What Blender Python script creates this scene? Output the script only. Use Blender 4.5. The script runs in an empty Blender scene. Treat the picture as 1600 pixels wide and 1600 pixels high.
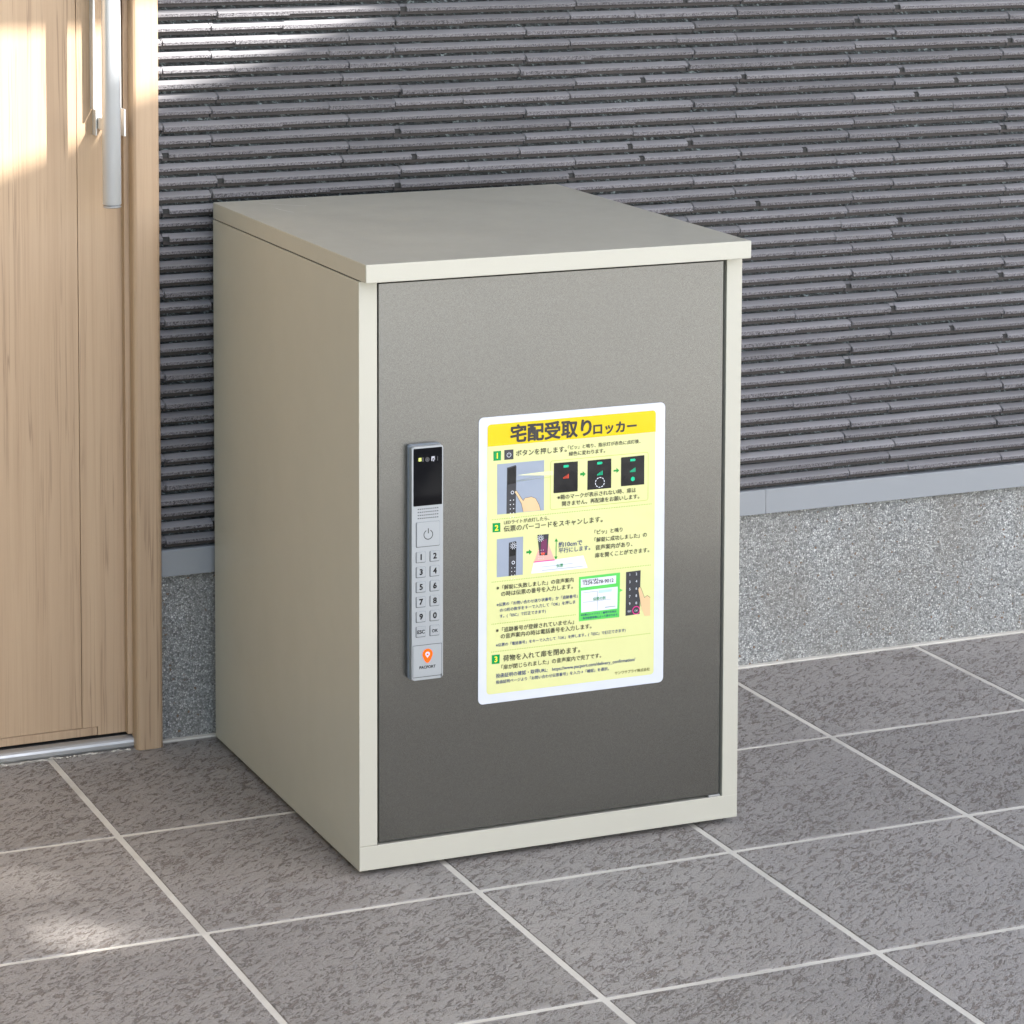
import bpy, bmesh, math, random
from mathutils import Vector, Matrix
random.seed(7)
sc = bpy.context.scene
COL = sc.collection
PI = math.pi

# ------------------------------------------------------------------ camera
CAM = Vector((-0.9000, -2.7397, 1.1398))
yaw, pitch, roll = -0.39537, -0.08408, 0.00084
cy, sy, cp, sp = math.cos(yaw), math.sin(yaw), math.cos(pitch), math.sin(pitch)
fwd = Vector((-sy*cp, cy*cp, sp)); rt = Vector((cy, sy, 0)); up = rt.cross(fwd)
r_ = rt*math.cos(roll) + up*math.sin(roll); u_ = up*math.cos(roll) - rt*math.sin(roll)
cd = bpy.data.cameras.new('camera'); cam = bpy.data.objects.new('camera', cd); COL.objects.link(cam)
M = Matrix((r_, u_, -fwd)).transposed().to_4x4(); M.translation = CAM
cam.matrix_world = M
cd.sensor_width = 36; cd.lens = 4600.35/1600*36
cd.shift_x = (800-669.63)/1600; cd.shift_y = (68.71-800)/1600
cd.clip_start = 0.05; cd.clip_end = 500
sc.camera = cam

# ------------------------------------------------------------------ sky, sun, exposure
SUN_EL = math.radians(45); SUN_AZ = 33.0      # degrees from straight in front of the wall, towards the right
sa = math.radians(SUN_AZ)
SUN = Vector((math.sin(sa)*math.cos(SUN_EL), -math.cos(sa)*math.cos(SUN_EL), math.sin(SUN_EL)))
w = bpy.data.worlds.new('World'); sc.world = w; w.use_nodes = True
nt = w.node_tree; nt.nodes.clear()
sky = nt.nodes.new('ShaderNodeTexSky'); sky.sky_type = 'NISHITA'; sky.sun_disc = False
sky.sun_elevation = SUN_EL; sky.sun_rotation = math.atan2(SUN.x, SUN.y)
sky.dust_density = 2.0; sky.ozone_density = .7; sky.air_density = 1.0
bg = nt.nodes.new('ShaderNodeBackground'); bg.inputs['Strength'].default_value = 0.15
ow = nt.nodes.new('ShaderNodeOutputWorld')
nt.links.new(sky.outputs[0], bg.inputs[0]); nt.links.new(bg.outputs[0], ow.inputs[0])
sl = bpy.data.lights.new('sun', 'SUN'); sl.energy = 5.0; sl.angle = math.radians(0.5); sl.color = (1, .975, .94)
so = bpy.data.objects.new('sun', sl); COL.objects.link(so)
so.rotation_euler = SUN.to_track_quat('Z', 'Y').to_euler()
sc.view_settings.view_transform = 'Standard'; sc.view_settings.look = 'None'
sc.view_settings.exposure = 1.74; sc.view_settings.gamma = 1.0
sc.view_settings.use_curve_mapping = False
sc.cycles.max_bounces = 8; sc.cycles.diffuse_bounces = 5

# ------------------------------------------------------------------ helpers
def link(o, parent=None):
    COL.objects.link(o)
    if parent is not None: o.parent = parent
    return o
def tag(o, label=None, cat=None, group=None, kind=None):
    if label: o['label'] = label
    if cat: o['category'] = cat
    if group: o['group'] = group
    if kind: o['kind'] = kind
    return o
def empty(name, loc=(0,0,0), rz=0, parent=None):
    o = bpy.data.objects.new(name, None); o.location = loc; o.rotation_euler = (0,0,rz); o.empty_display_size = .05
    return link(o, parent)
def obj(name, bm, mat, parent=None, loc=(0,0,0), smooth=False):
    me = bpy.data.meshes.new(name)
    if isinstance(bm, bmesh.types.BMesh):
        bmesh.ops.recalc_face_normals(bm, faces=bm.faces); bm.to_mesh(me); bm.free()
    else:
        me = bm
    for m in (mat if isinstance(mat, (list, tuple)) else [mat]): me.materials.append(m)
    if smooth:
        for p in me.polygons: p.use_smooth = True
    o = bpy.data.objects.new(name, me); o.location = loc
    return link(o, parent)
def box(bm, x0, x1, y0, y1, z0, z1, bev=0, seg=2):
    b = bmesh.new()
    vs = [b.verts.new((x, y, z)) for x in (x0, x1) for y in (y0, y1) for z in (z0, z1)]
    for f in ((0,1,3,2), (4,6,7,5), (0,4,5,1), (2,3,7,6), (0,2,6,4), (1,5,7,3)): b.faces.new([vs[i] for i in f])
    if bev: bmesh.ops.bevel(b, geom=list(b.edges), offset=bev, segments=seg, affect='EDGES', profile=.5)
    me = bpy.data.meshes.new('t'); b.to_mesh(me); b.free(); bm.from_mesh(me); bpy.data.meshes.remove(me)
    return bm
def BX(*a, **k): return box(bmesh.new(), *a, **k)
def extr(pts, a0, a1, mapf):
    """extrude closed 2-D outline pts from a0 to a1; mapf(p, a) -> xyz"""
    bm = bmesh.new()
    A = [bm.verts.new(mapf(p, a0)) for p in pts]; B = [bm.verts.new(mapf(p, a1)) for p in pts]
    n = len(pts)
    for i in range(n): bm.faces.new((A[i], A[(i+1) % n], B[(i+1) % n], B[i]))
    bm.faces.new(A); bm.faces.new(B[::-1])
    return bm
def rrect(x0, x1, z0, z1, r, n=6):
    P = []
    for cx, cz, a in ((x1-r, z1-r, 0), (x0+r, z1-r, 90), (x0+r, z0+r, 180), (x1-r, z0+r, 270)):
        for i in range(n+1):
            t = math.radians(a+90*i/n); P.append((cx+r*math.cos(t), cz+r*math.sin(t)))
    return P

# ------------------------------------------------------------------ materials
def mat(name, base=(.5,.5,.5), rough=.5, metal=0, spec=None):
    m = bpy.data.materials.new(name); m.use_nodes = True
    p = m.node_tree.nodes['Principled BSDF']
    p.inputs['Base Color'].default_value = (*base, 1); p.inputs['Roughness'].default_value = rough
    p.inputs['Metallic'].default_value = metal
    if spec is not None: p.inputs['Specular IOR Level'].default_value = spec
    return m
class N:
    """tiny node helper"""
    def __init__(s, m): s.t = m.node_tree; s.p = s.t.nodes['Principled BSDF']
    def new(s, ty, **k):
        n = s.t.nodes.new(ty)
        for a, b in k.items(): setattr(n, a, b)
        return n
    def link(s, a, b): s.t.links.new(a, b)
    def coord(s, scale=(1,1,1), rot=(0,0,0), rand=0, what='Object'):
        tc = s.new('ShaderNodeTexCoord'); v = tc.outputs[what]
        if rand:
            oi = s.new('ShaderNodeObjectInfo'); mu = s.new('ShaderNodeMath', operation='MULTIPLY'); mu.inputs[1].default_value = rand
            s.link(oi.outputs['Random'], mu.inputs[0]); ad = s.new('ShaderNodeVectorMath', operation='ADD')
            cb = s.new('ShaderNodeCombineXYZ'); 
            for i in range(3): s.link(mu.outputs[0], cb.inputs[i])
            s.link(v, ad.inputs[0]); s.link(cb.outputs[0], ad.inputs[1]); v = ad.outputs[0]
        if rot != (0,0,0):
            mp0 = s.new('ShaderNodeMapping'); mp0.inputs['Rotation'].default_value = rot; s.link(v, mp0.inputs[0]); v = mp0.outputs[0]
        mp = s.new('ShaderNodeMapping'); mp.inputs['Scale'].default_value = scale
        s.link(v, mp.inputs[0]); return mp.outputs[0]
    def noise(s, v, scale, detail=4, rough=.5, dist=0, out='Fac'):
        n = s.new('ShaderNodeTexNoise'); n.inputs['Scale'].default_value = scale; n.inputs['Detail'].default_value = detail
        n.inputs['Roughness'].default_value = rough; n.inputs['Distortion'].default_value = dist
        s.link(v, n.inputs['Vector']); return n.outputs[out]
    def ramp(s, f, stops, interp='LINEAR'):
        r = s.new('ShaderNodeValToRGB'); r.color_ramp.interpolation = interp
        while len(r.color_ramp.elements) < len(stops): r.color_ramp.elements.new(.5)
        for e, (x, c) in zip(r.color_ramp.elements, stops):
            e.position = x; e.color = (*c, 1) if not isinstance(c, (int, float)) else (c, c, c, 1)
        s.link(f, r.inputs[0]); return r.outputs[0]
    def mix(s, f, a, b, mode='MIX'):
        m = s.new('ShaderNodeMix', data_type='RGBA', blend_type=mode)
        for i, x in ((0, f), (6, a), (7, b)):
            if hasattr(x, 'links'): s.link(x, m.inputs[i])
            elif i == 0: m.inputs[0].default_value = x
            else: m.inputs[i].default_value = (*x, 1)
        return m.outputs[2]
    def math(s, op, a, b):
        m = s.new('ShaderNodeMath', operation=op)
        for i, x in ((0, a), (1, b)):
            if hasattr(x, 'links'): s.link(x, m.inputs[i])
            else: m.inputs[i].default_value = x
        return m.outputs[0]
    def bump(s, h, strength=.3, dist=.001, prev=None):
        b = s.new('ShaderNodeBump'); b.inputs['Strength'].default_value = strength; b.inputs['Distance'].default_value = dist
        s.link(h, b.inputs['Height'])
        if prev is not None: s.link(prev, b.inputs['Normal'])
        return b.outputs[0]
    def out(s, color=None, rough=None, normal=None):
        if color is not None: s.link(color, s.p.inputs['Base Color'])
        if rough is not None: s.link(rough, s.p.inputs['Roughness'])
        if normal is not None: s.link(normal, s.p.inputs['Normal'])
    def orand(s, lo, hi):
        oi = s.new('ShaderNodeObjectInfo'); mr = s.new('ShaderNodeMapRange')
        mr.inputs['To Min'].default_value = lo; mr.inputs['To Max'].default_value = hi
        s.link(oi.outputs['Random'], mr.inputs[0]); return mr.outputs[0]

def m_tile():
    m = mat('floor_tile', rough=.6); n = N(m)
    v0 = n.coord(rand=37)
    vs = n.coord(scale=(.42, 1, 1), rot=(0, 0, math.radians(-38)), rand=37)
    big = n.noise(vs, 150, 3, .55, .8)
    fine = n.noise(vs, 430, 4, .62, 1.0)
    area = n.noise(v0, 9, 3, .6)
    s1 = n.math('ADD', n.math('MULTIPLY', big, .52), n.math('MULTIPLY', fine, .48))
    s2 = n.math('ADD', s1, n.math('MULTIPLY', n.math('SUBTRACT', area, .5), .13))
    blob = n.ramp(s2, [(.415, 0), (.455, 1)])
    ln = n.noise(vs, 190, 4, .62, 1.6)
    lnd = n.math('ABSOLUTE', n.math('SUBTRACT', ln, .485), 0)
    line = n.ramp(lnd, [(.006, 0), (.020, 1)])
    lm = n.ramp(s2, [(.485, 0), (.515, 1)])
    crack = n.math('MAXIMUM', line, lm)
    pit = n.math('MINIMUM', blob, crack)
    ht = n.math('ADD', n.math('MULTIPLY', n.ramp(s2, [(.39, 0), (.46, .6), (.60, 1)]), .7), n.math('MULTIPLY', pit, .35))
    grain = n.noise(v0, 1800, 2, .6)
    tone = n.noise(v0, 18, 3, .5)
    plate = n.mix(tone, (.280, .256, .236), (.358, .330, .305))
    plate = n.mix(n.ramp(s2, [(.44, 0), (.475, .55), (.51, 0)]), plate, (.43, .395, .365))  # pale band beside the pits: relief highlight put into the colour
    plate = n.mix(n.math('MULTIPLY', grain, .2), plate, (.28, .26, .25))
    c = n.mix(pit, (.232, .198, .172), plate)
    c = n.mix(1.0, c, n.orand(.90, 1.10), 'MULTIPLY')
    b1 = n.bump(ht, 1.0, .0020)
    b2 = n.bump(grain, .3, .0004, b1)
    n.out(c, n.mix(pit, (.75,)*3, (.36,)*3), b2)
    return m
def m_grout():
    m = mat('cement_grout', rough=.9); n = N(m); v = n.coord()
    a = n.noise(v, 900, 3, .6); b = n.noise(v, 9, 4, .6)
    c = n.mix(a, (.54, .51, .45), (.70, .665, .59)); c = n.mix(n.ramp(b, [(.35, .45), (.6, 0)]), c, (.36, .33, .29))
    n.out(c, None, n.bump(a, .5, .0006)); return m
def m_stick():
    m = mat('siding_ceramic', rough=.5); n = N(m)
    v = n.coord(scale=(1, 1, 1), rand=53)
    streak = n.noise(n.coord(scale=(.12, 1, 1), rand=53), 90, 4, .6)
    g = n.noise(v, 480, 4, .65)
    c = n.mix(streak, (.190, .185, .192), (.295, .288, .296)); c = n.mix(n.math('MULTIPLY', g, .35), c, (.20, .19, .195))
    c = n.mix(1.0, c, n.orand(.80, 1.14), 'MULTIPLY')
    n.out(c, None, n.bump(g, .35, .0006)); return m
def m_stick_rough():
    m = mat('siding_ceramic_split_face', rough=.75); n = N(m)
    v = n.coord(scale=(.75, 1, 1), rot=(0, math.radians(35), 0), rand=53)
    g = n.noise(v, 620, 3, .6, .4); c = n.ramp(g, [(.36, (.045, .040, .043)), (.47, (.135, .126, .134)), (.66, (.235, .224, .232))])
    c = n.mix(1.0, c, n.orand(.80, 1.14), 'MULTIPLY')
    n.out(c, None, n.bump(g, 1.0, .0026)); return m
def m_flange():
    m = mat('siding_ceramic_lower_flange', rough=.7); n = N(m)
    g = n.noise(n.coord(scale=(.2, 1, 1), rand=53), 120, 3, .6)
    n.out(n.mix(g, (.026, .021, .020), (.044, .036, .034)), None, n.bump(g, .2, .0004)); return m  # brown darkened further to stand for the shade under the lip
def m_adhesive():
    m = mat('siding_backing_adhesive', rough=.42); n = N(m)
    v = n.coord(scale=(.55, 1, 1), rot=(0, math.radians(-30), 0))
    g = n.noise(v, 260, 3, .6, 1.0)
    n.out(n.ramp(g, [(.40, (.005, .007, .008)), (.57, (.028, .038, .042)), (.70, (.22, .27, .28))]), None, n.bump(g, 1.0, .004)); return m  # pale end of the ramp paints glints on the dark backing
def m_wood(name, rx=.35, k=1.0):
    m = mat(name, rough=.48); n = N(m)
    v = n.coord(scale=(1, 1, .014), rand=0 if name == 'door_wood' else 3.1)
    wv = n.coord(scale=(1, 1, .10))
    big = n.noise(v, 26, 3, .55, .5)
    ring = n.noise(v, 150, 4, .6, .35)
    fine = n.noise(n.coord(scale=(1, 1, .02)), 900, 2, .5)
    line = n.ramp(n.noise(v, 130, 3, .55, .25), [(.478, 0), (.494, 1), (.506, 1), (.522, 0)])
    lmask = n.ramp(n.noise(n.coord(scale=(1, 1, .12)), 22, 2), [(.42, .1), (.6, 1)])
    c = n.mix(big, (.405*k, .277*k, .173*k), (.495*k, .355*k, .228*k))
    c = n.mix(n.math('MULTIPLY', n.ramp(ring, [(.35, 1), (.55, 0)]), .30), c, (.30*k, .185*k, .105*k))
    c = n.mix(n.math('MULTIPLY', n.math('MULTIPLY', line, lmask), .62), c, (.17, .095, .055))
    c = n.mix(n.math('MULTIPLY', fine, .22), c, (.62*k, .44*k, .28*k))
    n.out(c, None, n.bump(n.math('ADD', ring, fine), .18, .0004)); return m
def m_pebble():
    m = mat('pebble_dash_render', rough=.7); n = N(m); v = n.coord()
    def vor(scale, feat='F1', out='Color'):
        t = n.new('ShaderNodeTexVoronoi', feature=feat); t.inputs['Scale'].default_value = scale; n.link(v, t.inputs['Vector']); return t
    a = vor(400); e = vor(400, 'DISTANCE_TO_EDGE')
    sep = n.new('ShaderNodeSeparateColor'); n.link(a.outputs['Color'], sep.inputs[0])
    stone = n.ramp(sep.outputs[0], [(0, (.17, .175, .175)), (.18, (.34, .35, .34)), (.5, (.53, .54, .525)), (.85, (.68, .69, .67)), (1, (.82, .82, .79))])
    rare = n.ramp(sep.outputs[1], [(.99, 0), (.992, 1)]); stone = n.mix(rare, stone, (.26, .16, .09))
    ed = n.ramp(e.outputs['Distance'], [(0, 0), (.16, 1)])
    c = n.mix(ed, (.28, .285, .275), stone)
    bl = n.noise(v, 6, 4, .6); c = n.mix(n.ramp(bl, [(.35, .30), (.65, 0)]), c, (.30, .28, .24))
    fo = n.noise(n.coord(scale=(1, 1, .35)), 14, 4, .65); c = n.mix(n.ramp(fo, [(.38, .30), (.55, 0)]), c, (.27, .245, .21))
    h = n.math('ADD', n.math('MULTIPLY', ed, .7), n.math('MULTIPLY', sep.outputs[2], .8))
    n.out(c, None, n.bump(h, 1.0, .0018)); return m
def m_paint(name, c0, rough=.38, grain=.12, metal=0, var=.04, gs=1400, dist=.0003):
    m = mat(name, c0, rough, metal); n = N(m); v = n.coord()
    g = n.noise(v, gs, 2, .5); b = n.noise(v, 5, 3, .5)
    c = n.mix(g, tuple(x*(1-var*1.3) for x in c0), tuple(x*(1+var*1.3) for x in c0))
    c = n.mix(b, c, tuple(x*.93 for x in c0))
    du = n.ramp(n.noise(n.coord(scale=(1, .35, 1)), 16, 5, .65, .8), [(.45, 0), (.75, .16)])
    c = n.mix(du, c, tuple(min(1, x*.75+.09) for x in c0))
    rr = n.ramp(n.noise(v, 11, 5, .65), [(.3, rough*.82), (.7, min(1, rough*1.25))])
    n.out(c, rr, n.bump(g, grain, dist, n.bump(n.noise(v, 7, 2, .4), .25, .004))); return m
def m_doorpaint():
    m = mat('locker_door_metallic_paint', (.17, .16, .145), .235, .92); n = N(m); v = n.coord()
    g = n.noise(v, 1100, 2, .55)
    c = n.mix(n.ramp(g, [(.3, 0), (.7, 1)]), (.128, .126, .116), (.178, .177, .165))
    n.out(c, None, n.bump(g, .32, .0003, n.bump(n.noise(v, 6, 2, .4), .3, .004))); return m
MT = m_tile(); MG = m_grout(); MS = m_stick(); MR = m_stick_rough(); MF = m_flange(); MA = m_adhesive()
MW = m_wood('door_wood'); MJ = m_wood('jamb_wood', k=.95); MP = m_pebble()
PAINT = m_paint('locker_beige_paint', (.475, .457, .385), gs=900, grain=.2); DOORP = m_doorpaint()
FLASH = m_paint('flashing_painted_steel', (.27, .285, .30), .42, .08)
ALU = m_paint('brushed_aluminium', (.50, .51, .52), .46, .05, metal=.8)
ALUM = m_paint('anodised_aluminium', (.72, .74, .75), .36, .05, metal=.55)
SILV = m_paint('keypad_silver_plastic', (.345, .365, .38), .36, .06, metal=.25)
SILVD = mat('keypad_side_plastic', (.20, .23, .27), .4)
GAP = mat('dark_gap', (.012, .012, .013), .7)
RUB_SHADE = mat('rubber_and_hole_shade', (.02, .02, .02), .7)  # feet, and the near-black fill for shaded holes in the siding
BLK = mat('black_glass', (.003, .003, .004), .04, spec=.12)
def flat(name, c, rough=.26):
    m = mat(name, c, rough, spec=.3); n = N(m); n.out(None, None, n.bump(n.noise(n.coord(what='Generated') if 0 else n.new('ShaderNodeNewGeometry').outputs['Position'], 22, 2), .5, .004)); return m
INKS = dict(ink=(.035, .032, .03), navy=(.03, .05, .17), olive=(.12, .11, .03), green=(.0, .26, .06), arrow=(.01, .27, .04), white=(.68, .70, .76),
  slate=(.045, .045, .05), black=(.006, .006, .007), panelgrey=(.29, .33, .40), palepanel=(.80, .82, .42), skin=(.68, .48, .27), pink=(.78, .38, .32),
  purple=(.16, .03, .09), red=(.75, .08, .04), magenta=(.70, .03, .25), lime=(.10, .55, .10), paleblue=(.45, .62, .80), greyline=(.30, .33, .36),
  yellow=(.68, .50, .0), pale=(.64, .64, .30), dots=(.22, .42, .02), line=(.45, .52, .10), num=(.90, .85, .05), teal=(.0, .50, .25), orange=(.90, .13, .005))
IM = {}
def ink(c):
    if c not in IM: IM[c] = flat('print_'+c, INKS[c])
    return IM[c]

# ------------------------------------------------------------------ text
def text_mesh(s, bold=0.0, width=None, size=None, align='LEFT'):
    cu = bpy.data.curves.new('txt', 'FONT'); cu.body = s; cu.size = 1.0; cu.resolution_u = 3 if bold < .02 else 4
    o = bpy.data.objects.new('txt', cu); COL.objects.link(o)
    dg = bpy.context.evaluated_depsgraph_get(); me = bpy.data.meshes.new_from_object(o.evaluated_get(dg))
    bpy.data.objects.remove(o); bpy.data.curves.remove(cu)
    xs = [v.co.x for v in me.vertices] or [0, 1]
    x0, x1 = min(xs), max(xs); k = (width/(x1-x0)) if width else size
    dx = -x0 if align == 'LEFT' else -(x0+x1)/2
    for v in me.vertices: v.co = ((v.co.x+dx)*k, 0, v.co.y*k)
    if bold:                                   # heavier strokes: the same glyphs shifted a hair, each just under the last
        bm = bmesh.new(); bm.from_mesh(me); m0 = me.copy(); nb = 4 if bold < .02 else 8
        for i in range(nb):
            a = 2*PI*i/nb+PI/4; m1 = m0.copy(); m1.transform(Matrix.Translation((bold*k*math.cos(a), 2.5e-6*(i+1), bold*k*math.sin(a)))); bm.from_mesh(m1); bpy.data.meshes.remove(m1)
        bm.to_mesh(me); bm.free(); bpy.data.meshes.remove(m0)
    return me
def place_text(name, parent, s, x, z, y, colour, width=None, size=None, align='LEFT', bold=0.0):
    me = text_mesh(s, bold, width, size, align)
    me.name = name; me.materials.append(ink(colour))
    o = bpy.data.objects.new(name, me); o.location = (x, y, z); return link(o, parent)
def poly(bm, pts, y, mi=0):
    b = bmesh.new(); vs = [b.verts.new((p[0], y, p[1])) for p in pts]; f = b.faces.new(vs)
    if f.normal.length == 0: f.normal_update()
    f.normal_update()
    if f.normal.y > 0: f.normal_flip()
    bmesh.ops.triangulate(b, faces=b.faces[:])
    me = bpy.data.meshes.new('t'); b.to_mesh(me); b.free(); bm.from_mesh(me); bpy.data.meshes.remove(me)
    return bm
def circ(x, z, r, n=16, a0=0): return [(x+r*math.cos(a0+2*PI*i/n), z+r*math.sin(a0+2*PI*i/n)) for i in range(n)]
def ring(bm, x, z, r, w, y, a0=0, a1=360, n=28):
    for i in range(n):
        t0 = math.radians(a0+(a1-a0)*i/n); t1 = math.radians(a0+(a1-a0)*(i+1)/n)
        poly(bm, [(x+(r-w)*math.cos(t0), z+(r-w)*math.sin(t0)), (x+r*math.cos(t0), z+r*math.sin(t0)), (x+r*math.cos(t1), z+r*math.sin(t1)), (x+(r-w)*math.cos(t1), z+(r-w)*math.sin(t1))], y)
def stroke(bm, pts, w, y):
    for (xa, za), (xb, zb) in zip(pts, pts[1:]):
        d = Vector((xb-xa, zb-za)); d.normalize(); nx, nz = -d.y*w/2, d.x*w/2
        poly(bm, [(xa+nx, za+nz), (xb+nx, zb+nz), (xb-nx, zb-nz), (xa-nx, za-nz)], y)

# printed matter of the instruction sheet: millimetres on the locker door
TXT = [
("宅配受取り","ink","B",174.1,450.7,269.3),
("ロッカー","ink","B",272.3,450.4,323.8),
("ボタンを押します。","ink","r",180.3,434.0,240.1),
("「ピッ」と鳴り、指示灯が赤色に点灯後、","ink","r",241.8,436.0,328.8),
("緑色に変わります。","ink","r",242.8,429.0,286.1),
("※箱のマークが表示されない時、扉は","ink","r",229.4,382.0,323.7),
("開きません。再配達をお願いします。","ink","r",234.9,374.6,327.8),
("LEDライトが点灯したら、","ink","r",166.4,360.7,219.8),
("伝票のバーコードをスキャンします。","ink","r",166.4,352.8,283.6),
("約10cmで","navy","r",231.2,329.4,259.2),
("平行にします。","navy","r",231.2,323.1,268.9),
("「ピッ」と鳴り","ink","r",274.0,339.6,307.7),
("「解錠に成功しました」の","ink","r",274.1,331.0,337.4),
("音声案内があり、","ink","r",275.3,322.2,319.9),
("扉を開くことができます。","ink","r",274.8,313.7,340.4),
("※「解錠に失敗しました」の音声案内","ink","r",157.9,289.7,249.1),
("の時は伝票の番号を入力します。","ink","r",163.3,282.4,248.3),
("※伝票の「お問い合わせ送り状番号」か「追跡番号」","navy","r",158.0,271.7,254.0),
("の12桁の数字をキーで入力して「OK」を押しま","navy","r",161.9,265.4,251.4),
("す。(「ESC」で訂正できます)","navy","r",161.9,258.9,216.1),
("※「追跡番号が登録されていません」","ink","r",157.3,243.1,249.7),
("の音声案内の時は電話番号を入力します。","ink","r",163.0,235.9,270.9),
("※伝票の「電話番号」をキーで入力して「OK」を押します。(「ESC」で訂正できます)","navy","r",157.4,227.5,312.3),
("荷物を入れて扉を閉めます。","ink","r",165.9,210.8,257.3),
("「扉が閉じられました」の音声案内で完了です。","ink","r",164.0,201.9,282.8),
("投函証明の確認・取得URL:　https://www.pacport.com/delivery_confirmation/","navy","r",157.5,193.3,324.3),
("投函証明ページより「お問い合わせ伝票番号」を入力→「確認」を選択。","navy","r",157.5,186.7,292.2),
("サンワサプライ株式会社","olive","r",299.5,180.6,342.2),
("※伝票のレイアウト・番号の名称は","navy","b",258.1,250.3,300.8),
("各宅配業者様によって異なります。","navy","b",260.4,246.5,303.5),
("1234-5678-9012","ink","r",261.4,284.4,297.3),
("お問い合わせ番号","ink","r",259.9,288.3,278.8),
("伝票の例","green","b",272.7,266.3,287.5),
("伝票","green","b",228.6,307.5,236.6),
]
GFX = [
("green",2,[(153.1,362.9),(162.3,362.7),(162.4,352.8),(153.1,353.0)]),
("green",2,[(153.8,441.2),(162.8,441.1),(162.8,430.7),(153.9,430.7)]),
("green",2,[(152.6,218.6),(162.1,218.5),(161.8,208.5),(152.6,208.7)]),
("slate",2,[(166.6,441.5),(177.3,441.4),(177.4,430.7),(166.6,430.7)]),
("panelgrey",2,[(158.2,426.7),(213.6,426.6),(213.6,371.6),(158.4,371.9)]),
("slate",3,[(169.8,422.0),(180.0,424.1),(180.9,422.7),(180.2,371.5),(169.3,371.7)]),
("black",4,[(170.7,420.9),(180.0,422.5),(180.1,404.5),(170.5,403.3)]),
("palepanel",3,[(182.2,412.8),(220.3,414.1),(224.0,413.8),(224.0,409.1)]),
("black",2,[(225.1,422.2),(253.7,421.8),(253.6,388.8),(224.8,389.2)]),
("black",2,[(265.3,421.5),(293.9,421.5),(293.9,388.9),(265.2,389.1)]),
("black",2,[(305.6,421.5),(333.9,421.8),(334.0,389.3),(305.6,389.6)]),
("skin",4,[(189.0,372.1),(186.7,381.5),(181.6,390.1),(178.7,395.1),(180.8,396.3),(188.9,384.3),(191.1,387.2),(194.7,387.3),(198.4,387.9),(203.5,385.7),(207.7,378.2),(209.5,372.0)]),
("arrow",2,[(256.5,408.6),(259.5,408.6),(259.4,410.4),(263.2,407.1),(259.8,404.2),(259.5,406.0),(256.5,406.0)]),
("arrow",2,[(296.7,408.5),(300.0,408.5),(300.0,410.6),(303.5,407.5),(300.3,404.8),(300.0,406.6),(296.7,406.6)]),
("panelgrey",2,[(158.2,345.1),(189.1,345.1),(188.8,303.3),(158.2,303.4)]),
("slate",3,[(172.3,339.9),(180.3,340.9),(181.2,339.7),(180.7,303.5),(172.1,303.4)]),
("black",4,[(173.0,337.9),(180.3,339.4),(180.1,325.3),(172.8,324.6)]),
("arrow",2,[(192.8,328.4),(196.0,328.5),(196.0,330.3),(199.7,327.2),(196.5,324.4),(196.0,326.2),(192.8,326.2)]),
("white",2,[(198.7,303.4),(201.6,315.0),(260.7,317.3),(266.0,303.1)]),
("pink",3,[(202.4,316.3),(210.8,339.3),(217.0,339.1),(226.7,315.5)]),
("slate",4,[(205.9,345.2),(219.3,345.0),(217.9,321.8),(208.5,322.2)]),
("purple",5,[(210.3,338.0),(217.0,340.1),(217.0,324.4),(209.7,324.4)]),
("red",6,[(210.4,325.3),(214.8,325.1),(214.4,322.9),(210.4,323.0)]),
("magenta",4,[(201.6,316.3),(226.6,316.3),(226.7,315.2),(201.6,315.3)]),
("arrow",3,[(227.9,336.3),(228.8,336.2),(228.6,318.9),(227.7,319.0)]),
("arrow",3,[(226.3,336.0),(228.3,339.4),(230.4,335.6)]),
("arrow",3,[(226.0,319.4),(228.0,315.9),(230.0,319.3)]),
("lime",2,[(255.7,293.8),(305.3,293.9),(305.1,276.0),(308.9,273.9),(305.2,272.2),(304.6,244.2),(255.9,244.7)]),
("white",3,[(257.9,290.9),(300.5,291.1),(300.3,282.4),(258.0,281.9)]),
("white",3,[(258.4,278.4),(302.4,278.5),(302.0,254.2),(258.6,254.1)]),
("paleblue",4,[(279.6,276.7),(295.4,276.7),(295.1,274.0),(279.3,273.5)]),
("greyline",4,[(261.0,276.1),(278.1,276.3),(278.1,275.8),(261.0,275.7)]),
("greyline",4,[(260.3,265.4),(294.7,265.7),(294.7,265.3),(260.3,265.0)]),
("greyline",4,[(277.8,275.7),(278.3,275.7),(278.1,255.0),(277.7,255.1)]),
("greyline",4,[(287.2,257.5),(300.0,257.5),(300.0,256.6),(287.2,256.5)]),
("greyline",4,[(211.5,309.6),(248.1,310.1),(248.1,309.7),(211.5,309.2)]),
("greyline",4,[(211.5,305.8),(260.1,305.6),(260.1,305.1),(211.5,305.3)]),
("slate",2,[(312.6,293.6),(330.4,293.9),(329.5,245.1),(312.2,244.8)]),
("skin",4,[(328.5,275.4),(330.8,274.2),(335.2,262.9),(338.5,265.0),(342.1,262.2),(342.3,242.0),(335.3,242.3),(331.0,253.6),(327.5,272.7)]),
]

# ================================================================== SETTING
YW = 0.597          # foundation face
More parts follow.
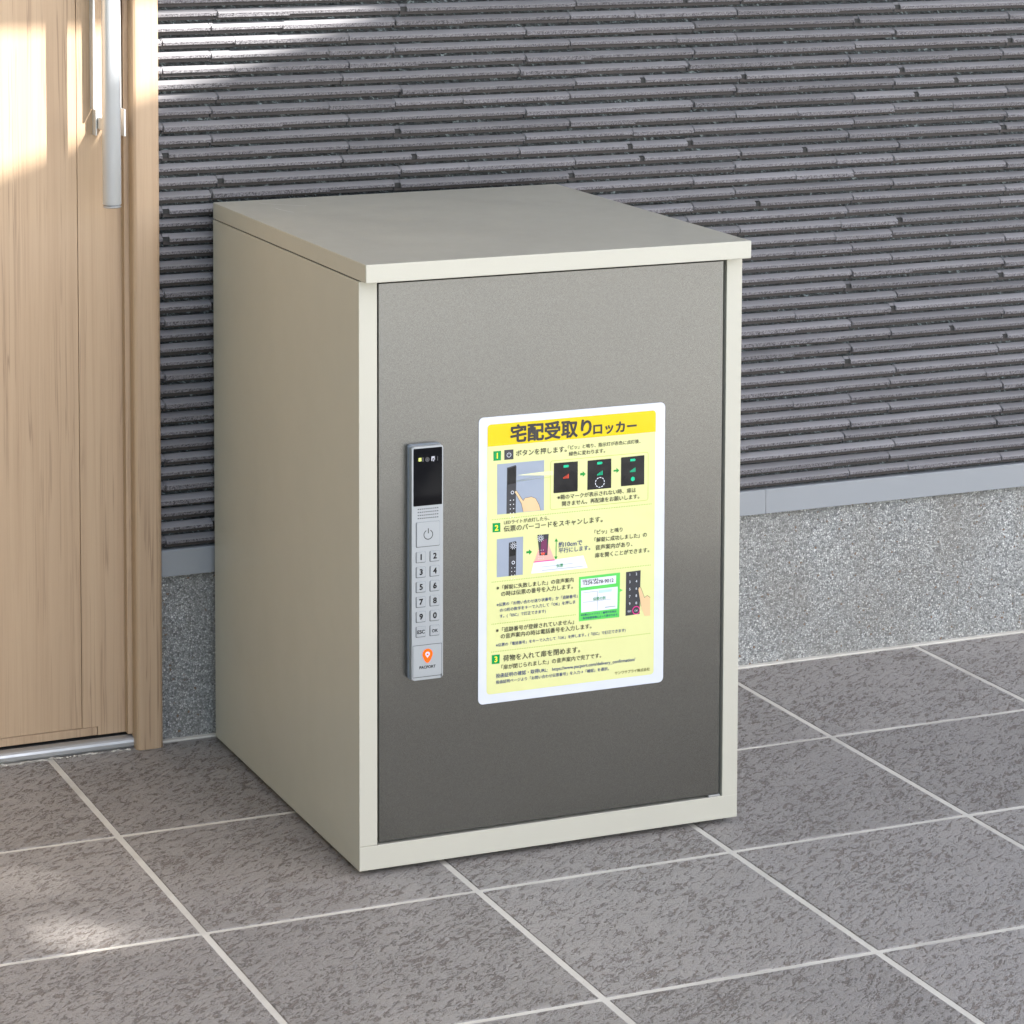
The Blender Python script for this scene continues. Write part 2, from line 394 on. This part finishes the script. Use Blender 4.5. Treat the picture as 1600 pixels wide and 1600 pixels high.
# ---- porch floor: grout bed with one tile object per tile
floor = obj('porch_floor', BX(-4.0, 6.0, -1.5, .62, -.12, -.0009), MG); tag(floor, kind='structure')
S = .3; G = .0035
tb = {}
def tile_mesh(w, d):
    k = (round(w, 4), round(d, 4))
    if k not in tb:
        bm = bmesh.new(); box(bm, 0, w, 0, d, -.009, 0, bev=.0011, seg=1)
        me = bpy.data.meshes.new('floor_tile'); bmesh.ops.recalc_face_normals(bm, faces=bm.faces); bm.to_mesh(me); bm.free(); me.materials.append(MT); tb[k] = me
    return tb[k]
rt_ = random.Random(3)
for j in range(1, -6, -1):
    for i in range(-5, 8):
        x0 = i*S+G; x1 = (i+1)*S-G; y0 = j*S+G; y1 = (j+1)*S-G
        if j == 1: y1 = .588 if i >= 0 else .578
        o = bpy.data.objects.new('floor_tile', tile_mesh(x1-x0, y1-y0))
        o.location = (x0, y0, rt_.uniform(-.0003, .0003)); link(o, floor)
ground = obj('ground', BX(-60, 60, -90, 12, -.5, -.14), m_paint('pale_concrete_yard', (.50, .50, .485), .85, .5, gs=60, dist=.004)); tag(ground, kind='structure')

# ---- loose grit and mortar crumbs
gr = bmesh.new(); rg = random.Random(21)
def chip(x, y, r, h):
    n = 5; ph_ = rg.uniform(0, 6)
    b = [gr.verts.new((x+r*rg.uniform(.6, 1.2)*math.cos(ph_+2*PI*i/n), y+r*rg.uniform(.5, 1.1)*math.sin(ph_+2*PI*i/n), .0001)) for i in range(n)]
    t = gr.verts.new((x+r*rg.uniform(-.3, .3), y, h))
    for i in range(n): gr.faces.new((b[i], b[(i+1) % n], t))
    gr.faces.new(b[::-1])
for i in range(90): chip(rg.uniform(-.25, 1.5), rg.uniform(-.55, .57), rg.uniform(.0006, .0013), rg.uniform(.0006, .0013))
for i in range(60): chip(rg.uniform(-.12, .104), .5805+rg.gauss(0, .0016), rg.uniform(.0015, .0042), rg.uniform(.0006, .0016))
for i in range(50): chip(rg.uniform(.14, 1.5), .5845+rg.gauss(0, .003), rg.uniform(.0006, .0016), rg.uniform(.0006, .0014))
gro = obj('grit', gr, MG); tag(gro, 'pale grit and mortar crumbs scattered on the porch tiles', 'grit', kind='stuff')

# ---- house wall
wall = empty('house_wall', (0, YW, 0)); tag(wall, 'dark grey ribbed ceramic clad house wall over a pebble dash footing, behind the beige locker', 'wall')
obj('foundation', BX(.120, 3.2, 0, .14, -.12, .2155), MP, wall)
def prof_x(pts, x0, x1, nm, m, parent, **k): return obj(nm, extr(pts, x0, x1, lambda p, a: (a, p[0]-YW, p[1])), m, parent, **k)
fl = [(.5852, .2043), (.585, .2050), (.585, .2350), (.5858, .2362), (.5875, .2368), (.600, .2375), (.600, .2100), (.5870, .2045)]
prof_x(fl, .1385, .9658, 'flashing', FLASH, wall); prof_x(fl, .9664, 3.2, 'flashing', FLASH, wall)
obj('backing_board', BX(.120, 3.2, -.0040, .13, .2376, 2.30), MA, wall)
# sticks of the siding: length .2363, six rows to every .1 m
L = .2363; PR = .1/6; ph = {'A': .1444-.0, 'B': .2051, 'C': .2131, 'D': .1363}
order = ['D', 'C', 'B', 'A', 'B', 'A']
YB = -.0040; YFL = -.0105; YLIP = -.0148
def stick_mesh(a0, a1, f, kind):
    """a0,a1: start/end x within the stick; f: where the face changes; kind of face"""
    me_bm = bmesh.new()
    def add(pts, x0, x1, faces_mat):
        A = [me_bm.verts.new((x0, p[0], p[1])) for p in pts]; B = [me_bm.verts.new((x1, p[0], p[1])) for p in pts]
        n = len(pts)
        for i in range(n):
            fc = me_bm.faces.new((A[i], A[(i+1) % n], B[(i+1) % n], B[i])); fc.material_index = faces_mat[i]
        me_bm.faces.new(A); me_bm.faces.new(B[::-1])
    # body: flange below, body behind the lip, bevel on top
    body = [(YB+.0006, 0), (YFL, 0), (YFL, .0050), (YFL, .0075), (YFL+.0004, .0092), (YFL+.0050, .0126), (YB+.0006, .0126)]
    add(body, a0+.0011, a1-.0011, [2, 2, 1, 0, 0, 0, 0])
    sh = .0026
    def lip(x0, x1, out, drop):
        y = YFL-out
        add([(YFL+.0004, .0046-drop), (y+.0004, .0042-drop), (y, .0047-drop), (y+.0003, .0078), (y+.0012, .0086), (YFL+.0044, .01265), (YFL+.0040, .0120)], x0, x1, [2, 1, 1, 0, 0, 0, 0])
    l0, l1 = a0+sh-.0001, a1+sh-.0025
    if kind == 4:                         # open corner beside the joint, its shade a near-black block
        lip(l0+.0062, l1, .0043, .0004)
        add([(YFL+.0002, .0040), (YFL-.0010, .0044), (YFL-.0010, .0090), (YFL+.0006, .0096)], l0-.0022, l0+.0063, [3, 3, 3, 3])
    elif kind == 0: lip(l0, l1, .0042, 0)
    elif kind == 1:                       # thicker up to f, thinner after
        lip(l0, f, .0052, .0016); lip(f, l1, .0036, 0)
    elif kind == 2:
        lip(l0, f, .0037, 0); lip(f+.0002, l1, .0050, .0012)
    else:                                 # clip notch at f, darkened inside by a near-black block
        lip(l0, f, .0042, 0); lip(f+.0072, l1, .0042, 0)
        add([(YFL+.0002, .0032), (YFL-.0016, .0038), (YFL-.0018, .0092), (YFL+.0010, .0104)], f-.0001, f+.0073, [3, 3, 3, 3])
    if kind in (1, 2) and f > .12:        # dark corner hole where the lip starts
        pass
    me = bpy.data.meshes.new('siding_tile'); bmesh.ops.recalc_face_normals(me_bm, faces=me_bm.faces); me_bm.to_mesh(me); me_bm.free()
    for m in (MS, MR, MF, RUB_SHADE): me.materials.append(m)
    return me
sm = {}
def get_stick(a0, a1, f, kind):
    k = (round(a0, 3), round(a1, 3), f, kind)
    if k not in sm: sm[k] = stick_mesh(a0, a1, f, kind)
    return sm[k]
rs = random.Random(11); XL, XR = .1325, 1.42
stuff_bm = bmesh.new(); nst = 0
for k in range(-70, 40):
    ztop = .9039 - PR*k; z0 = ztop-.0134
    p = ph[order[k % 6]] - L*4
    n = 0
    while p < 2.6:
        a, b = p, p+L; kind = rs.choices((0, 1, 2, 3, 4), (5, 5, 4, 2, 2))[0]; f = rs.choice((.39, .64))*L
        jz = rs.uniform(-.00035, .00035); jy = rs.uniform(-.0006, .0004)
        if b > XL+.003:
            c0 = max(0, XL-a); c1 = L
            if c0 > 0 and not (c0+.02 < f < L-.02): kind = 0
            if a < XR and k >= -2:
                o = bpy.data.objects.new('siding_tile', get_stick(c0, c1, f, kind)); o.location = (a, jy, z0+jz); o.rotation_euler = (rs.uniform(-.05, .05), rs.uniform(-.0022, .0022), rs.uniform(-.003, .003)); link(o, wall); nst += 1
            else:
                me = get_stick(c0, c1, f, kind).copy(); me.transform(Matrix.Translation((a, jy, z0+jz))); stuff_bm.from_mesh(me); bpy.data.meshes.remove(me)
        p += L
print('sticks', nst)
so_ = obj('siding_tile_field', stuff_bm, [MS, MR, MF, RUB_SHADE], wall); so_['kind'] = 'stuff'
# cement bead at the foot of the wall
mb = bmesh.new(); box(mb, .1385, 3.2, -.0085, .002, -.010, .0012, bev=.001, seg=1)
obj('cement_bead', mb, MG, wall)

# ---- entrance door with its jamb and sill
DY = .600
door = empty('entrance_door', (0, DY, 0)); tag(door, 'pale wood grain entrance door left of the locker with a long aluminium bar handle', 'door')
ex = dict(bev=.0005, seg=1)
obj('door_board', BX(-.95, .0447, 0, .04, .0262, 2.1, **ex), MW, door)
stl = extr([(.0453, .0262), (.0643, .0262), (.0643, .0156), (.1180, .0156), (.1180, 2.1), (.0453, 2.1)], 0, .04, lambda p, a: (p[0], a, p[1]))
obj('door_stile', stl, MW, door)
obj('door_bottom_rail', BX(-.95, .0636, 0, .04, .0156, .0257, **ex), MJ, door)
obj('door_core', BX(-.94, .116, .004, .035, .018, 2.09), GAP, door)
jp = [(.1045, .66), (.1045, .5745), (.1060, .5718), (.1085, .5702), (.1140, .5700), (.1290, .5700), (.1335, .5706), (.1362, .5724), (.1378, .5755), (.1380, .66)]
jm = obj('door_jamb', extr(jp, .0002, 2.2, lambda p, a: (p[0], p[1]-DY, a)), MJ, door)
obj('jamb_gap_seal', BX(.0985, .1055, -.0115, .03, .016, 2.1), MJ, door)
sp_ = [(.640, .0008), (.5850, .0008), (.5836, .0030), (.5833, .0072), (.5842, .0100), (.5865, .0120), (.5900, .0132), (.5960, .0134), (.5965, .0115), (.640, .0115)]
sill = obj('door_sill', extr(sp_, -1.0, .1060, lambda p, a: (a, p[0]-DY, p[1])), ALU, door)
obj('sill_recess', BX(-1.0, .118, .0, .05, .002, .0130), GAP, door)
# handle
def tube(x, y, z0, z1, r, n=32, cap=.0012):
    pts = []
    bm = bmesh.new(); rings = []
    for z, rr in ((z0, r-cap), (z0+cap, r), (z1-cap, r), (z1, r-cap)):
        rings.append([bm.verts.new((x+rr*math.cos(2*PI*i/n), y+rr*math.sin(2*PI*i/n), z)) for i in range(n)])
    for a, b in zip(rings, rings[1:]):
        for i in range(n): bm.faces.new((a[i], a[(i+1) % n], b[(i+1) % n], b[i]))
    bm.faces.new(rings[0][::-1]); bm.faces.new(rings[-1]); return bm
hb = obj('handle_bar', tube(.0668, -.070, .6665, 1.75, .0108), ALUM, door)
for p in hb.data.polygons: p.use_smooth = len(p.vertices) == 4
hc = obj('handle_end_cap', tube(.0668, -.070, .6632, .6659, .0106), ALU, hb)
for xa, xb in ((.0612, .0640), (.0925, .0955)):
    obj('handle_rail', BX(xa, xb, -.0150, .0, .772, 1.72, bev=.0008, seg=2), ALUM, door)
bk = bmesh.new(); box(bk, .0925, .0950, -.034, 0, .7410, .7735, bev=.0006, seg=1)
box(bk, .0640, .0660, -.014, 0, .7410, .7725, bev=.0006, seg=1)
box(bk, .0665, .0760, -.066, -.003, .7490, .7640, bev=.001, seg=1)
obj('handle_bracket', bk, ALUM, door)
# ---- porch roof and an added sun-blocking slab (outside the frame: they give the shade and let in the strip of sunlight)
TREE_N = 5000
ROOFM = m_paint('soffit_board', (.62, .60, .56), .7)
def hit(p, H):
    d = (H-p[2])/SUN.z; return Vector((p[0]+SUN.x*d, p[1]+SUN.y*d, H))
EH = 2.30
e1 = hit((.14, .583, .886), EH)
eave = obj('porch_roof', BX(-3.5, 1.9, e1.y, .75, EH, EH+.12), ROOFM); tag(eave, kind='structure')
CH = 2.75
c1 = hit((-.05, .60, .700), CH+.05); c2 = hit((.370, .583, .866), CH+.05)
d = (c2-c1).normalized(); q0 = c1-d*.6; q1 = c1+d*((3.7-c1.x)/d.x)
print('eave', e1, 'blocker', c1, c2)
cpts = [(q0.x, q0.y), (q1.x, q1.y), (q1.x, -3.3), (2.52, -3.3), (1.45, -2.05), (q0.x, -1.75)]
cr = obj('added_shade_slab', extr(cpts, CH, CH+.05, lambda p, a: (p[0], p[1], a)), ROOFM); tag(cr, kind='structure')

# ---- added side wall to dim the left, and a garden tree (outside the frame; the tree throws the soft dapples on the left tiles)
sw = obj('added_side_occluder', BX(-1.42, -1.30, -2.9, .60, -.13, EH), m_paint('side_occluder_paint', (.155, .175, .145), .8)); tag(sw, kind='structure')
tp = Vector((-.30, -.45, -.1))+SUN*7.6
tree = empty('garden_tree', (tp.x+.5, tp.y-.3, -.14)); tag(tree, 'leafy garden tree beyond the carport, shading the porch', 'tree')
trk = bmesh.new(); rr_ = []
for z, r, dx in ((0, .12, 0), (1.5, .10, .05), (3.0, .08, -.05), (4.4, .06, .0), (5.6, .03, -.1)):
    rr_.append([trk.verts.new((dx+r*math.cos(2*PI*i/10), r*math.sin(2*PI*i/10), z)) for i in range(10)])
for a, b in zip(rr_, rr_[1:]):
    for i in range(10): trk.faces.new((a[i], a[(i+1) % 10], b[(i+1) % 10], b[i]))
obj('trunk', trk, mat('bark', (.10, .07, .05), .9), tree)
rl = random.Random(5); vs, fs = [], []
for i in range(TREE_N):
    while True:
        p = Vector((rl.uniform(-1, 1), rl.uniform(-1, 1), rl.uniform(-1, 1)))
        if p.length < 1: break
    p = Vector((p.x*1.22-.5, p.y*1.22+.3, p.z*1.1+tp.z+.14))
    a = Vector((rl.gauss(0, 1), rl.gauss(0, 1), rl.gauss(0, 1))).normalized(); b = a.orthogonal().normalized(); l = rl.uniform(.05, .09)
    k = len(vs); vs += [p-a*l, p+b*l*.45, p+a*l, p-b*l*.45]; fs.append((k, k+1, k+2, k+3))
me = bpy.data.meshes.new('crown'); me.from_pydata(vs, [], fs)
obj('crown', me, mat('leaves', (.06, .11, .03), .6), tree)['kind'] = 'stuff'

# ================================================================== PARCEL LOCKER
W, D, H, T, O = .4525, .4894, .6547, .0196, .0207
lk = empty('parcel_locker', (.1992, .0817, .0060), -.00676); lk.scale = (.99474,)*3
tag(lk, 'beige steel parcel locker with dark metallic door and yellow instruction sheet', 'parcel locker')
BT = H-T
bv = dict(bev=.0009, seg=2)
b1 = dict(bev=.0005, seg=2)
obj('side_panel', BX(0, .0205, .0010, D, .0006, BT-.0012, **b1), PAINT, lk)
obj('side_panel', BX(W-.0190, W, .0010, D, .0006, BT-.0012, **b1), PAINT, lk)
obj('front_flange', BX(0, .0205, 0, .0020, .0272, BT-.0012, **b1), PAINT, lk)
obj('front_flange', BX(W-.0190, W, 0, .0020, .0262, BT-.0012, **b1), PAINT, lk)
obj('bottom_panel', BX(.0206, W-.0191, .003, D-.001, .0008, .0200), PAINT, lk)
obj('back_panel', BX(.021, W-.0195, D-.003, D-.0005, .02, BT-.002), PAINT, lk)
bb = BX(.0, W, .0, .0020, .0006, .0266, **b1); obj('base_rail', bb, PAINT, lk); obj('rail_ledge', BX(.0206, W-.0191, .0021, .0205, .0202, .0262), PAINT, lk)
obj('inner_shell', BX(.0206, W-.0191, .0206, D-.004, .0202, BT-.0005), GAP, lk)
top = obj('top_panel', BX(0, W, -O, D, BT, H, **bv), PAINT, lk)
obj('top_spacer', BX(.002, W-.002, .0015, D-.002, BT-.0022, BT+.001), GAP, lk)
for fx, fy in ((.03, .03), (W-.03, .03), (.03, D-.03), (W-.03, D-.03)):
    obj('foot', tube(fx, fy, -.0060, .0012, .014, 20, .0003), RUB_SHADE, lk)
dbm = BX(.0225, .4302, .0012, .0195, .0292, .6308, bev=.0009, seg=2)
dr = obj('locker_door', dbm, DOORP, lk)
obj('door_hinge', BX(.4172, .4312, .0005, .010, .0268, .0289, bev=.0003, seg=1), flat('hinge_white', (.34, .34, .33)), lk)
# scratches in the lid
SCR = flat('bare_scratch', (.70, .69, .64), .4)
def scratch(pts, w):
    bm = bmesh.new()
    for (xa, ya), (xb, yb) in zip(pts, pts[1:]):
        dv = Vector((xb-xa, yb-ya)).normalized(); nx, ny = -dv.y*w/2, dv.x*w/2
        bm.faces.new([bm.verts.new((x, y, H+.00015)) for x, y in ((xa+nx, ya+ny), (xb+nx, yb+ny), (xb-nx, yb-ny), (xa-nx, ya-ny))])
    o = obj('scratch', bm, SCR, top); return o
bx, by = .2050, .0966
for pts, ww in ((((.2588, .5511), (.2963, .5149)), .0007), (((.2543, .5589), (.2588, .5511)), .0006), (((.2579, .5101), (.259, .495), (.2662, .4691)), .0006), (((.2963, .5149), (.2990, .5175)), .0006)):
    scratch([((x-bx), (y-by)) for x, y in pts], ww*2.2)

# ---- keypad lock
KX0, KX1, KZ0, KZ1, KY = .0530, .0888, .2060, .4576, -.0165
kb = obj('keypad_base', extr(rrect(KX0-.0006, KX1+.0006, KZ0-.0006, KZ1+.0006, .003), -.0085, .001, lambda p, a: (p[0], a, p[1])), SILVD, lk)
kh = bmesh.new(); m2 = extr(rrect(KX0, KX1, KZ0, KZ1, .0028), KY, -.0090, lambda p, a: (p[0], a, p[1]))
bmesh.ops.bevel(m2, geom=[e for e in m2.edges if all(abs(v.co.y-KY) < 1e-6 for v in e.verts)], offset=.0008, segments=2, affect='EDGES')
kp = obj('keypad_housing', m2, SILV, lk)
scn = obj('display_glass', extr(rrect(.0549, .0875, .3940, .4556, .0008), KY-.0003, KY+.0004, lambda p, a: (p[0], a, p[1])), BLK, lk)
cb = bmesh.new(); ring(cb, .0706, .4433, .0024, .0008, KY-.0004, n=18); poly(cb, circ(.0706, .4433, .0012), KY-.0004)
poly(cb, [(.0650, .4412), (.0662, .4412), (.0662, .4460), (.0650, .4460)], KY-.0004); poly(cb, [(.0820, .4412), (.0826, .4412), (.0826, .4460), (.0820, .4460)], KY-.0004)
obj('camera_lens', cb, mat('lens_grey', (.06, .06, .065), .3), scn)
lb = bmesh.new(); poly(lb, [(.0606, .4420), (.0638, .4420), (.0638, .4456), (.0606, .4456)], KY-.0004)
le = mat('indicator_light', (.8, .9, .2), .3)
obj('indicator_light', lb, le, scn)
ib = bmesh.new()
for a, b, c_, d_ in ((.0752, .0790, .4440, .4462), (.0752, .0763, .4412, .4440), (.0772, .0782, .4408, .4428), (.0784, .0792, .4425, .4440)): poly(ib, [(a, c_), (b, c_), (b, d_), (a, d_)], KY-.0004)
obj('scanner_window', ib, mat('scanner_grey', (.45, .45, .5), .3), scn)
gb = bmesh.new()
for i in range(11):
    for j in range(4): poly(gb, circ(.0604+i*.00222, .3905-j*.0033, .00068, 8), KY-.0001)
obj('speaker_hole', gb, GAP, lk)['kind'] = 'stuff'
def button(name, x0, x1, z0, z1, r, h):
    bm = extr(rrect(x0, x1, z0, z1, r, 4), KY-h, KY+.0004, lambda p, a: (p[0], a, p[1]))
    bmesh.ops.bevel(bm, geom=[e for e in bm.edges if all(abs(v.co.y-(KY-h)) < 1e-6 for v in e.verts)], offset=h*.45, segments=2, affect='EDGES')
    o = obj(name, bm, SILV, lk)
    rb = extr(rrect(x0-.00055, x1+.00025, z0-.0006, z1+.0001, r, 4), KY-.00012, KY+.0003, lambda p, a: (p[0], a, p[1])); obj('key_gap', rb, GAPK, o)
    return o
GAPK = mat('key_recess', (.035, .038, .042), .6)
pbt = button('power_button', .0582, .0846, .3502, .3764, .0012, .0009)
pi = bmesh.new(); yk = KY-.00098
ring(pi, .0715, .3627, .0054, .0008, yk, 90+28, 90+332); stroke(pi, [(.0715, .3640), (.0715, .3694)], .0009, yk)
obj('power_symbol', pi, ink('ink'), pbt)
for i, s in enumerate(('1', '2', '3', '4', '5', '6', '7', '8', '9', '0', 'ESC', 'OK')):
    c, r = i % 2, i//2; x0 = .0581+c*.0158; z1 = .3443-r*.01608
    kk = button('key', x0, x0+.0103, z1-.0108, z1, .0009, .0009)
    kk['label'] = 'keypad key marked %s' % s
    t = place_text('key_marking', kk, s, x0+.00525, z1-(.0080 if len(s) == 1 else .0073), yk, 'black', size=.0084 if len(s) == 1 else None, width=None if len(s) == 1 else (.0082 if s == 'ESC' else .0066), align='CENTER', bold=.042 if len(s) == 1 else .035)
lp = obj('logo_plate', extr(rrect(.0545, .0870, .2098, .2434, .0006), KY-.0004, KY+.0003, lambda p, a: (p[0], a, p[1])), SILV, lk)
lg = bmesh.new(); stroke(lg, [(.0543, .2437), (.0872, .2437)], .0004, KY-.0001); stroke(lg, [(.0873, .2437), (.0873, .2092)], .0004, KY-.0001); stroke(lg, [(.0543, .2437), (.0543, .2092)], .0004, KY-.0001); stroke(lg, [(.0543, .2092), (.0873, .2092)], .0005, KY-.0001); poly(lg, [(.0862, .2072), (.0873, .2072), (.0873, .2105), (.0862, .2105)], KY-.0005)
obj('plate_seam', lg, GAP, lp)
px, pz, pr = .0709, .2335, .0059
pin = bmesh.new(); yy = KY-.00055
outer = [(px+pr*math.cos(t), pz+pr*math.sin(t)) for t in [math.radians(-28+236*i/20) for i in range(21)]] + [(px-.0034, pz-.0070), (px-.0010, pz-.0095), (px+.0010, pz-.0095), (px+.0034, pz-.0070)]
poly(pin, outer, yy); plo = obj('logo_pin', pin, ink('orange'), lp)
dh = bmesh.new(); poly(dh, [(px+.0026*math.cos(t), pz+.0026*math.sin(t)) for t in [math.radians(-20+220*i/12) for i in range(13)]]+[(px-.0002, pz-.0040)], yy-.0001)
obj('logo_pin_hole', dh, flat('logo_pale', (.55, .62, .72)), lp)
dh = bmesh.new(); poly(dh, circ(px, pz-.0002, .0012, 12), yy-.0002); obj('logo_pin_dot', dh, ink('orange'), lp)
place_text('logo_lettering', lp, 'PACPORT', .0618, .2182, yy, 'black', width=.0182, bold=.03)

for o in list(lk.children):                      # the keypad stands 11 mm proud of the door
    if o.name.split('.')[0] in ('keypad_base', 'keypad_housing', 'display_glass', 'speaker_hole', 'power_button', 'key', 'logo_plate'):
        o.location = (.0023, .0055, -.0016)

# ---- instruction sheet (flat print with a little thickness)
sh = obj('instruction_sheet', extr(rrect(.1370, .3590, .1655, .4785, .0055), .0004, .0013, lambda p, a: (p[0], a, p[1])), flat('sheet_white', (.60, .62, .68), .22), lk)
sh['label'] = 'white edged yellow instruction sheet with Japanese text'
Y0 = .0002; DL = .00006
def pl(name, colour, lay, pts):
    bm = bmesh.new(); poly(bm, pts, Y0-DL*lay); return obj(name, bm, ink(colour), sh)
r1 = rrect(.1466, .3472, .1756, .4464, .004); r1 = [p for p in r1 if p[1] < .30] + [(.3472, .4464), (.1466, .4464)]
r1 = sorted(r1, key=lambda p: math.atan2(p[1]-.31, p[0]-.247)); pl('pale_yellow_panel', 'pale', 0, r1)
r2 = rrect(.1470, .3476, .4470, .4705, .004); r2 = [p for p in r2 if p[1] > .459] + [(.1470, .4466), (.3476, .4466)]
r2 = sorted(r2, key=lambda p: math.atan2(p[1]-.4585, p[0]-.247)); pl('title_band', 'yellow', 1, r2)
for colour, lay, pts in GFX:
    pl({'skin': 'pointing_hand', 'arrow': 'arrow', 'panelgrey': 'door_drawing', 'green': 'step_number_square', 'slate': 'keypad_drawing', 'black': 'display_drawing', 'white': 'slip_drawing', 'greyline': 'slip_line', 'lime': 'slip_frame', 'pink': 'scan_beam', 'magenta': 'scan_line'}.get(colour, 'printed_shape'), colour, lay, [(a/1000, b/1000) for a, b in pts])
for s, colour, wt, x0, z, x1 in TXT:
    big = x1-x0 > 0
    place_text('printed_line', sh, s, x0/1000, z/1000, Y0-DL*8, colour, width=(x1-x0)/1000, bold={'B': .034, 'b': .016, 'r': .014}[wt])
for s, x, z in (('1', 158.3, 433.2), ('2', 157.7, 354.8), ('3', 157.3, 210.8)):
    place_text('step_number', sh, s, x/1000, z/1000, Y0-DL*8, 'num', size=.0084, align='CENTER', bold=.025)
def gfx(name, colour, lay, fn):
    bm = bmesh.new(); fn(bm, Y0-DL*lay); return obj(name, bm, ink(colour), sh)
for xa, xb, z in ((152.8, 342.5, 366.8), (152.8, 342, 298.6), (152.8, 251.4, 252.5), (152.5, 341.9, 222.0)):
    def f(bm, y, xa=xa, xb=xb, z=z):
        n = int((xb-xa)/2.0)
        for i in range(n+1): x = (xa+(xb-xa)*i/n)/1000; poly(bm, circ(x, z/1000, .00052, 6), y)
    gfx('dotted_line', 'dots', 2, f)
rr = [(a/1000, b/1000) for a, b in rrect(221, 338.6, 371.4, 424.8, 2.5)]
def f(bm, y):
    stroke(bm, rr+[rr[0]], .0005, y)
gfx('callout_outline', 'line', 3, f)
gfx('callout_pointer', 'line', 2, lambda bm, y: (stroke(bm, [(.1810, .4065), (.2210, .4120)], .0004, y), stroke(bm, [(.1810, .4060), (.2210, .4075)], .0004, y)))
gfx('power_ring', 'white', 6, lambda bm, y: ring(bm, .1762, .3945, .0019, .0006, y))
gfx('power_ring', 'white', 6, lambda bm, y: ring(bm, .1775, .3177, .0019, .0006, y))
gfx('power_symbol', 'white', 6, lambda bm, y: (ring(bm, .1720, .4358, .0026, .0005, y, 120, 420), stroke(bm, [(.1720, .4362), (.1720, .4388)], .0005, y)))
gfx('dashed_circle', 'white', 6, lambda bm, y: [ring(bm, .2801, .3963, .0058, .0008, y, a, a+24, 4) for a in range(0, 360, 36)])
def box_icon(bm, y):
    poly(bm, circ(.3199, .3966, .0027, 6, PI/6), y)
gfx('box_symbol', 'teal', 6, box_icon)
for x in (.2395, .2797, .3196):
    gfx('battery_symbol', 'teal', 6, lambda bm, y, x=x: (poly(bm, [(x-.003, .4163), (x+.0028, .4163), (x+.0028, .4190), (x-.003, .4190)], y), poly(bm, [(x+.0028, .4171), (x+.0035, .4171), (x+.0035, .4182), (x+.0028, .4182)], y)))
for x, c in ((.2395, 'red'), (.2800, 'teal'), (.3197, 'teal')):
    gfx('signal_bars', c, 6, lambda bm, y, x=x: [poly(bm, [(x-.0032+i*.0014, .4042), (x-.0024+i*.0014, .4042), (x-.0024+i*.0014, .4058+i*.0008), (x-.0032+i*.0014, .4058+i*.0008)], y) for i in range(5)])
for cx_, cz_ in ((.1774, .3361), (.2096, .3412)):
    gfx('light_burst', 'white', 7, lambda bm, y: [stroke(bm, [(cx_+.0010*math.cos(a), cz_+.0010*math.sin(a)), (cx_+.0040*math.cos(a), cz_+.0040*math.sin(a))], .0005, y) for a in [2*PI*i/10 for i in range(10)]])
gfx('highlight_ring', 'magenta', 7, lambda bm, y: ring(bm, .3250, .2498, .0047, .0009, y))
gfx('drawn_key', 'white', 6, lambda bm, y: [poly(bm, circ(.1738+c*.0038, .3862-r*.0047, .0006, 6), y) for c in (0, 1) for r in range(5)])
gfx('drawn_key', 'white', 6, lambda bm, y: [poly(bm, circ(.1756+c*.0036, .3120-r*.0040, .0005, 6), y) for c in (0, 1) for r in range(4)])
gfx('drawn_key', 'white', 6, lambda bm, y: [poly(bm, circ(.2076+c*.0026, .3280-r*.0030, .0004, 6), y) for c in (0, 1, 2) for r in range(4)])
for i, s in enumerate(('1', '2', '3', '4', '5', '6', '7', '8', '9', '0', 'ESC', 'OK')):
    c, r = i % 2, i//2; place_text('drawn_key', sh, s, .3171+c*.0080, .2890-r*.0081, Y0-DL*7, 'white', size=.0040 if len(s) == 1 else .0028, align='CENTER')
for colour, lay, pts in GFX:
    if colour == 'skin':
        P_ = [(a/1000, b/1000) for a, b in pts]
        gfx('hand_outline', 'ink', 5, lambda bm, y: stroke(bm, P_[:12] if len(P_) > 9 else P_[-2:]+P_[:5], .00035, y))
